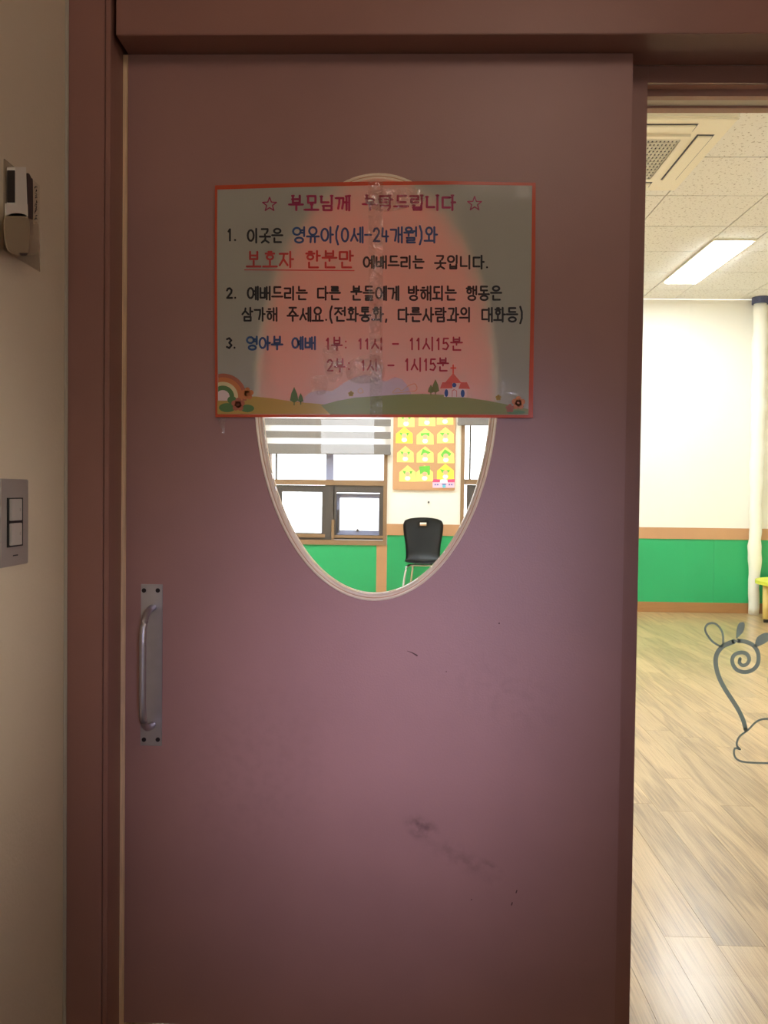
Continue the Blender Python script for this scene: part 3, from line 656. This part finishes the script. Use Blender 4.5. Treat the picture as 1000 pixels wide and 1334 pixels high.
# floor planks: one object each where they can be told apart
fl = empty('floor', (0, YF, 0), 'pale oak laminate floor of the play room', kind='structure')
obj('underlay', bx(RX0, RX1, YF, YB, -.05, -.004), 'base', fl)
pw, pl = .118, .93
pm = bpy.data.meshes.new('plank'); bm = bx(.0004, pw-.0004, .0004, pl-.0004, -.006, 0); bmesh.ops.recalc_face_normals(bm, faces=bm.faces[:]); bm.to_mesh(pm); bm.free(); pm.materials.append(M['floor'])
nx = 0; restbm = bmesh.new(); random.seed(11); cnt = 0
xx = .30
while xx < 3.9:
    y = YF-random.random()*pl*.9
    while y < YB:
        L_ = min(pl, YB-y)
        # visible wedge only: planks wholly behind the door's line of sight are joined below
        vis = (xx+pw)/max(y+L_, .1) > .24 and xx/max(y, .5) < .62
        y0_ = max(y, YF)
        if vis and cnt < 296 and L_ == pl and y >= YF:
            o = bpy.data.objects.new('plank', pm); C.objects.link(o); o.parent = fl; o.location = (xx, y-YF, 0); cnt += 1
        elif vis and cnt < 296 and y+L_ > YF+.02:
            o = obj('plank', bx(xx+.0004, xx+pw-.0004, y0_+.0004, y+L_-.0004, -.006, 0), 'floor', fl, loc=(xx, y0_, 0)); cnt += 1
        elif y+L_ > y0_: box(restbm, xx+.0004, xx+pw-.0004, y0_+.0004, y+L_-.0004, -.006, 0)
        y += pl
    xx += pw
x_end = xx
for a_, b_ in ((RX0, .30), (x_end, RX1)):
    x = a_
    while x < b_-.01:
        y = YF-random.random()*pl*.9
        while y < YB:
            y0_ = max(y, YF); y1_ = min(y+pl, YB)
            if y1_-y0_ > .01: box(restbm, x+.0004, min(x+pw, b_)-.0004, y0_+.0004, y1_-.0004, -.006, 0)
            y += pl
        x += pw
tag(obj('planks_out_of_view', restbm, 'floor', fl), kind='stuff')

# ceiling tiles, lamps, cassette
ce = empty('ceiling', (0, YW, ROOM_H), 'suspended ceiling of speckled off-white tiles', kind='structure')
obj('grid_backing', bx(RX0, RX1, YW+.1, YB, ROOM_H+.012, ROOM_H+.06), mat('grid_joint', (120, 112, 100), .8), ce)  # dark backing that shows as joint lines between the tiles
def cx(px, py): return atZ(px, py, ROOM_H)
L1 = (cx(1000, 253).x+cx(840, 384).x)/2; L2 = L1+.31; pit = .60
ypit = .583; ylast = 4.574
xs = [L1-k*pit for k in range(9, -1, -1)]; xs = [x for x in xs if x > RX0]
xs = [RX0]+xs; xr = [L2+k*pit for k in range(4)]; xr = [x for x in xr if x < RX1]+[RX1]
ys = [ylast+k*ypit for k in range(-4, 6)]; ys = [YW+.1]+[y for y in ys if y > YW+.15]+[YB]
acx1 = cx(958, 145).x; acx1 = (acx1+cx(884, 240).x)/2; acY1 = cx(884, 240).y; acY0 = acY1-.95; acx0 = acx1-.95
tm = {}
def tile(x0, x1, y0, y1):
    k = (round(x1-x0, 3), round(y1-y0, 3))
    if k not in tm:
        me = bpy.data.meshes.new('ceiling_tile'); bm = bx(.004, k[0]-.004, .005, k[1]-.005, 0, .012)
        bmesh.ops.recalc_face_normals(bm, faces=bm.faces[:]); bm.to_mesh(me); bm.free(); me.materials.append(M['tile']); tm[k] = me
    o = bpy.data.objects.new('ceiling_tile', tm[k]); C.objects.link(o); o.parent = ce; o.location = (x0, y0-YW, 0)
cols = list(zip(xs, xs[1:]+[L1]))[:-1] if xs[-1] == L1 else list(zip(xs, xs[1:]+[L1]))
cols = [c for c in cols if c[1]-c[0] > .02]+[(L1, L2)]+list(zip(xr, xr[1:]))
lampY = [(ys.index(y), y) for y in ys]
lamp_rows = []
for i in range(len(ys)-1):
    for c in cols: tile(c[0], c[1], ys[i], ys[i+1])
# lamps sit just under the tiles
far0 = cx(905, 311).y
rows = [(far0, far0+1.2), (far0-2.37, far0-1.17)]
lamps = []
for (xa, xb, wh) in ((L1+.005, L2-.005, 'right'), (L1-2.4, L1-2.1, 'middle'), (L1-4.5, L1-4.2, 'left')):
    for (ya, yb), wy in zip(rows, ('far', 'near')):
        lb = {('right','far'): 'lit white ceiling lamp nearest the far wall, seen through the side glass', ('right','near'): 'lit ceiling lamp cut off by the right edge, nearer than the far lamp'}.get((wh, wy), 'lit ceiling lamp in the %s row, %s end, hidden behind the door' % (wh, wy))
        t = empty('ceiling_lamp', (xa, ya, ROOM_H), lb, 'lamp', 'flush ceiling lamps of the play room')
        bm = bmesh.new(); box(bm, xa, xb, ya, yb, ROOM_H-.012, ROOM_H-.001); obj('housing', bm, 'ac', t)
        obj('diffuser', bx(xa+.02, xb-.02, ya+.02, yb-.02, ROOM_H-.022, ROOM_H-.0125), 'lamp', t, bevel=.003)
t = empty('ceiling_air_conditioner', (acx0, acY0, ROOM_H), 'cream four-way cassette air conditioner set in the ceiling', 'air conditioner')
zc_ = ROOM_H-.04
obj('panel', bx(acx0, acx1, acY0, acY1, zc_, ROOM_H-.001), 'ac', t, bevel=.010)
gcx, gcy = (acx0+acx1)/2, (acY0+acY1)/2
gr = obj('intake_grille', bx(gcx-.26, gcx+.26, gcy-.26, gcy+.26, zc_-.008, zc_), 'ac_dark', t)
obj('grille_rim', (lambda b: (box(b, gcx-.30, gcx+.30, gcy-.30, gcy-.26, zc_-.012, zc_), box(b, gcx-.30, gcx+.30, gcy+.26, gcy+.30, zc_-.012, zc_), box(b, gcx-.30, gcx-.26, gcy-.26, gcy+.26, zc_-.012, zc_), box(b, gcx+.26, gcx+.30, gcy-.26, gcy+.26, zc_-.012, zc_), b)[-1])(bmesh.new()), 'ac', t)
bm = bmesh.new()
for k in range(27): q = -.26+.52*k/26; box(bm, gcx+q-.0055, gcx+q+.0055, gcy-.26, gcy+.26, zc_-.012, zc_-.008)
for k in range(14): q = -.26+.52*k/13; box(bm, gcx-.26, gcx+.26, gcy+q-.008, gcy+q+.008, zc_-.013, zc_-.009)
tag(obj('grille_bars', bm, 'ac_grille', gr), kind='stuff')
for dx, dy in ((1,0), (-1,0), (0,1), (0,-1)):
    c1, c2 = gcx+dx*.375, gcy+dy*.375
    a_, b_ = (.035, .29) if dx else (.29, .035)
    sl = obj('air_slot', bx(c1-a_-.008, c1+a_+.008, c2-b_-.008, c2+b_+.008, zc_-.001, zc_+.002), 'ac_dark', t)
    obj('louver', bx(c1-a_+(.012 if dx < 0 else 0 if dx == 0 else -.0), c1+a_, c2-b_, c2+b_, zc_-.010, zc_-.002), 'ac', sl, bevel=.002)

# ------------------------------------------------------------------ windows of the far wall
def window(n, W, lab, shift):
    x0, x1, z0, z1 = W; s = shift
    t = empty('window_%d' % n, (x0, YB, z0), lab, kind='structure')
    def P(name, m, a_, b_, c_, d_, Y, th, par=t, bevel=0):   # pixel rect
        q = rect(a_+s, b_, c_+s, d_, Y); return obj(name, bx(q[0], q[1], Y, Y+th, q[2], q[3]), m, par, bevel=bevel)
    f = .035
    bm = bmesh.new()
    box(bm, x0, x0+f, YB-.02, YB+.12, z0, z1); box(bm, x1-f, x1, YB-.02, YB+.12, z0, z1); box(bm, x0+f, x1-f, YB-.02, YB+.12, z0, z0+.045); box(bm, x0+f, x1-f, YB-.02, YB+.12, z1-.045, z1)
    obj('window_frame', bm, 'winframe', t)
    P('transom', 'winframe', 353, 625, 500, 632, YB+.01, .09)
    P('mullion', 'winblue2', 425, 520, 434.5, 625, YB+.02, .05)  # blue-grey of a reflection put into this mullion's colour
    P('mullion', 'windark', 423, 632, 435, 703, YB+.02, .05)
    P('pane', 'glass', 353, 516, 425, 625, YB+.045, .004); P('pane', 'glass', 434.5, 516, 499, 625, YB+.045, .004)
    P('side_stile', 'windark', 359, 520, 361, 625, YB+.03, .03)
    # lower left sash
    q = [rect(a+s, b, c+s, d, YB+.03) for a, b, c, d in ((355, 632, 423, 703), (367, 641, 419, 694))]
    def frame(name, O, I, Y, th, m, par):
        bm = bmesh.new(); box(bm, O[0], I[0], Y, Y+th, O[2], O[3]); box(bm, I[1], O[1], Y, Y+th, O[2], O[3]); box(bm, I[0], I[1], Y, Y+th, O[2], I[2]); box(bm, I[0], I[1], Y, Y+th, I[3], O[3])
        return obj(name, bm, m, par)
    a = frame('sash', q[0], q[1], YB+.03, .03, 'windark', t); obj('pane', bx(q[1][0], q[1][1], YB+.043, YB+.047, q[1][2], q[1][3]), 'glass', a)
    P('sash_rail', 'winframe', 367, 695.5, 423, 700, YB+.012, .018)
    # lower right awning sash, pushed open at the bottom
    q2 = rect(434+s, 632, 499+s, 703, YB+.03); q3 = rect(438+s, 642, 494+s, 697, YB+.03)
    frame('awning_frame', q2, q3, YB+.02, .04, 'windark', t)
    q3 = rect(437+s, 643, 496+s, 698, YB+.07); q4 = rect(442.5+s, 649, 493+s, 691, YB+.07)
    aw = frame('awning_sash', q3, q4, YB+.07, .025, 'winblue2', t); obj('pane', bx(q4[0], q4[1], YB+.08, YB+.084, q4[2], q4[3]), 'glass', aw)
    for o in (aw,): pass
    P('sash_rail', 'winframe', 434.5, 697.5, 499, 701, YB+.005, .018)
    P('sash_handle', 'windark', 464, 689, 467, 692.5, YB+.055, .012)
    P('stay_arm', 'windark', 439, 664, 441.5, 694, YB+.05, .01)
    P('sash_stile', 'winframe', 431.5, 677, 435, 703, YB-.005, .02)
    return t
window(1, w1, 'brown framed window left of the pin board, lower right sash ajar', 0)
window(2, w2, 'brown framed window right of the pin board', w2 and 252.5)

def blind(px0, px1, ybot, lab, pitch=16.4):
    Y = YB-.055; q = rect(px0, 505, px1, ybot, Y); ztop = w1[3]+.03
    t = empty('zebra_blind', ((q[0]+q[1])/2, Y, ztop), lab, 'blind', 'zebra blinds over the far windows')
    obj('head_box', bx(q[0], q[1], Y-.03, Y+.03, ztop-.02, ztop+.05), 'blind', t, bevel=.004)
    z = atY((px0+px1)/2, ybot, Y).z; zz = z+.034
    obj('bottom_rail', bx(q[0], q[1], Y-.012, Y+.012, z, zz), 'blind', t, bevel=.004)
    obj('sheer_fabric', bx(q[0]+.01, q[1]-.01, Y+.003, Y+.0045, zz, ztop), 'sheer', t)
    ph = pitch/F*Y; bh = ph*.54
    while zz < ztop-.02:
        obj('fabric_band', bx(q[0]+.004, q[1]-.004, Y-.001, Y+.001, zz, min(zz+bh, ztop)), 'blind', t); zz += ph
blind(342, 509.5, 592, 'grey and white banded blind half lowered over the window left of the pin board')
blind(596, 760, 555, 'grey banded blind drawn up higher over the window right of the pin board')

# ------------------------------------------------------------------ pin board, cards, sign
YC = YB-.018
def k5(x, y): return (500+x/6.667, 530+y/6.667)
q = rect(512, 512, 593, 638.5, YC)
def rrect(x0, x1, z0, z1, Y, r, n=5):
    P = []
    for cx_, cz_, a0 in ((x1-r, z1-r, 0), (x0+r, z1-r, PI/2), (x0+r, z0+r, PI), (x1-r, z0+r, 1.5*PI)):
        P += [(cx_+r*math.cos(a0+PI/2*k/n), Y, cz_+r*math.sin(a0+PI/2*k/n)) for k in range(n+1)]
    return P
tag(obj('pin_board', prism(bmesh.new(), rrect(q[0], q[1], q[2], q[3], YC, .012), (0, .018, 0)), 'cork', loc=((q[0]+q[1])/2, YC, q[2])), 'tan cork pin board hung between the two windows above the black chair', 'pin board')
cards = [(176,315,148,(0,0),'bunch'),(357,325,148,0,'fringe'),(533,316,146,0,'left'),
         (185,480,146,0,'bunch'),(357,483,148,0,'cap'),(537,489,146,0,'slant'),
         (205,648,146,0,'bunch'),(353,648,146,0,'square'),(533,635,148,0,'fringe2'),
         (192,175,146,0,'bunch'),(373,165,146,0,'fringe'),(530,155,144,0,'left')]
labels = ['bright yellow house card, left end of the second visible row',
 'yellow house card with a green fringe, centre of the second visible row', 'yellow house card with a green side tuft, right end of the second visible row',
 'yellow house card with two small green bunches, left end of the third visible row', 'yellow house card with a tilted green cap, centre of the third visible row',
 'yellow house card with a slanting striped green hat, right end of the third visible row', 'yellow house card with two small green bunches, bottom left on the board',
 'yellow house card topped by a big green square, bottom centre on the board', 'bright yellow house card with green brim, just above the pink sign',
 'yellow house card half hidden by the notice, left end of the top row', 'yellow house card half hidden by the notice, centre of the top row', 'yellow house card half hidden by the notice, right end of the top row']
for i, ((cx5, yb5, w5, _, kind), lb) in enumerate(zip(cards, labels)):
    Yc = YC-.0015; h = 140; hw = w5/2; dz = random.uniform(-3, 3)
    def S(pts, Y): return [atY(*k5(cx5+x, yb5-y), Y) for x, y in pts]
    t = empty('house_card', atY(*k5(cx5, yb5), Yc), lb, 'card', 'house cards on the pin board')
    obj('card', prism(bmesh.new(), S([(-hw, 0), (hw, dz), (hw-2, 82), (0, h), (-hw+2, 80)], Yc), (0, .0012, 0)), 'card' if i in (0, 8) else 'card2', t)
    Y1 = Yc-.0012
    obj('face', prism(bmesh.new(), S(disc(0, 64, 22, 20, 14), Y1-.0006), (0, .001, 0)), 'skin', t)
    obj('shirt', prism(bmesh.new(), S(disc(0, 28, 24, 20, 14), Y1), (0, .001, 0)), 'white', t)
    hats = {'bunch': [[(-45,92),(-15,90),(-25,60)], [(15,90),(45,90),(28,60)]], 'fringe': [[(-42,96),(38,100),(36,66),(12,82),(-34,70)]], 'left': [[(-52,92),(-8,90),(-20,58)], [(8,88),(34,88),(22,66)]],
            'cap': [[(-20,120),(50,86),(20,70),(-40,62)]], 'slant': [[(-45,72),(-8,122),(48,84),(36,64),(-30,50)]], 'square': [[(-48,130),(46,136),(46,58),(30,52),(20,80),(-30,66),(-40,64)]], 'fringe2': [[(-48,96),(0,84),(42,88),(28,62),(0,80),(-26,58)]]}[kind]
    for hp in hats: obj('hat' if len(hats) == 1 else 'hair_bunch', prism(bmesh.new(), S(hp, Y1-.0003), (0, .0008, 0)), 'cgreen', t)
t = empty('pin_board_sign', atY(*k5(516, 705), YC), 'small pink sign shaped like a long house at the board\'s lower right corner', 'sign')
def S2(pts, Y): return [atY(*k5(x, y), Y) for x, y in pts]
obj('sign_board', prism(bmesh.new(), S2([(421,703),(421,652),(612,652),(612,703)], YC-.006), (0, .003, 0)), 'pale_pink', t)
obj('roof', prism(bmesh.new(), S2([(418,655),(430,627),(486,630),(486,655)], YC-.007), (0, .003, 0)), 'pink', t)
obj('roof', prism(bmesh.new(), S2([(552,655),(552,630),(614,627),(614,655)], YC-.007), (0, .003, 0)), 'pink', t)
obj('gable', prism(bmesh.new(), S2([(486,660),(486,640),(500,628),(540,628),(552,640),(552,660)], YC-.0075), (0, .003, 0)), 'white', t)
obj('arch', prism(bmesh.new(), S2(disc(521,690,17,13), YC-.0075), (0, .001, 0)), 'cyan', t)
bm = bmesh.new()
for x in (445, 466, 567, 588): prism(bm, S2([(x-7,682),(x-7,670),(x+7,670),(x+7,682)], YC-.0068), (0, .0006, 0))
prism(bm, S2([(503,678),(503,668),(540,668),(540,678)], YC-.0088), (0, .0006, 0))
obj('lettering', bm, 'bluetxt', t)
p = atY(558, 654.5, YB)
tag(obj('wall_hook', tube(bmesh.new(), [p, p+Vector((0, -.015, 0)), p+Vector((0, -.03, .004))], [.009, .006, .009], 10), 'switch_dark', loc=p), 'tiny dark hook on the white wall below the pin board', 'hook')

# ------------------------------------------------------------------ black chair
chx = atY(551, 735, 7.45).x; ch = empty('stacking_chair', (chx, 7.45, 0), 'black plastic chair with chrome legs against the green wall', 'chair')
def shell():
    bm = bmesh.new(); rows_ = []
    prof = [(.47,-.21,.150),(.475,-.15,.165),(.462,-.05,.170),(.455,.05,.168),(.462,.11,.162),(.49,.155,.156),(.54,.180,.156),(.62,.195,.162),(.70,.210,.176),(.76,.222,.184),(.790,.228,.185),(.808,.232,.183),(.838,.238,.170),(.855,.241,.130)]
    N_ = 12
    for z, y, hw in prof:
        r = []
        for k in range(N_+1):
            u = -1+2*k/N_; bow = .03*u*u if z > .5 else 0
            zz = z + (.018*u*u if z < .48 else 0)+( -.0*u if z < .8 else (.012*(1-u*u)))
            r.append(bm.verts.new((chx+u*hw, 7.45+y-bow, zz)))
        rows_.append(r)
    for j, (a, b) in enumerate(zip(rows_, rows_[1:])):
        for k in range(N_):
            if j == 10 and k in (5, 6): continue          # grip slot
            bm.faces.new((a[k], a[k+1], b[k+1], b[k]))
    g_ = bmesh.ops.solidify(bm, geom=bm.faces[:], thickness=.010)
    return bm
o = obj('seat_shell', shell(), 'black_plastic', ch, smooth=True)
for sx in (-1, 1):
    fr_ = [(chx+sx*.12, 7.45-.05, .448), (chx+sx*.135, 7.45-.15, .445), (chx+sx*.155, 7.45-.185, .42), (chx+sx*.185, 7.45-.22, .20), (chx+sx*.20, 7.45-.235, .008)]
    obj('leg', tube(bmesh.new(), spline(fr_, 6), .0105, 10), 'chrome', ch, smooth=True)
    bk = [(chx+sx*.07, 7.45-.03, .448), (chx+sx*.075, 7.45+.09, .445), (chx+sx*.09, 7.45+.13, .42), (chx+sx*.115, 7.45+.18, .2), (chx+sx*.13, 7.45+.20, .008)]
    obj('leg', tube(bmesh.new(), spline(bk, 6), .0105, 10), 'chrome', ch, smooth=True)
obj('cross_bar', tube(bmesh.new(), [(chx-.12, 7.40, .446), (chx+.12, 7.40, .446)], .009, 8), 'chrome', ch, smooth=True)

# ------------------------------------------------------------------ wrapped pipe and low table at the right
pxx = atY(981, 797, YB-.09)
t = empty('wrapped_pipe', (pxx.x, YB-.09, 0), 'white paper wrapped pipe standing from floor to ceiling against the far wall', 'pipe')
bm = bmesh.new(); P = []; Rr = []; random.seed(5)
for k in range(46):
    z = .0+k*(ROOM_H-.06)/45; P.append((pxx.x+.004*math.sin(k*1.1), YB-.09, z))
    Rr.append((.044 if k < 6 else .056 if k < 20 else .062)+random.uniform(-.007, .007))
obj('paper_wrap', tube(bm, P, Rr, 18), 'paperwrap', t, smooth=True)
obj('collar', tube(bmesh.new(), [(pxx.x, YB-.09, ROOM_H-.06), (pxx.x, YB-.09, ROOM_H-.001)], .075, 18), 'navy', t)
tx = atY(988, 762, 7.3).x+.42; zt_ = atY(995, 757, 7.3).z
t = empty('low_table', (tx, 7.3, 0), 'low round yellow-green children\'s table beside the wrapped pipe', 'table')
bm = bmesh.new()
prism(bm, [(tx+.42*math.cos(2*PI*k/40), 7.3+.42*math.sin(2*PI*k/40), zt_-.03) for k in range(40)], (0, 0, .03)); obj('tabletop', bm, 'table', t, bevel=.006)
for k in range(4):
    a_ = PI+PI/2*k; lx, ly = tx+.35*math.cos(a_), 7.3+.35*math.sin(a_)
    lg = obj('leg', tube(bmesh.new(), [(lx, ly, .03), (lx, ly, zt_-.031)], [.030, .034], 16), 'table_leg', t, smooth=True)
    obj('foot', tube(bmesh.new(), [(lx, ly, 0), (lx, ly, .029)], .022, 12), 'switch_dark', lg)
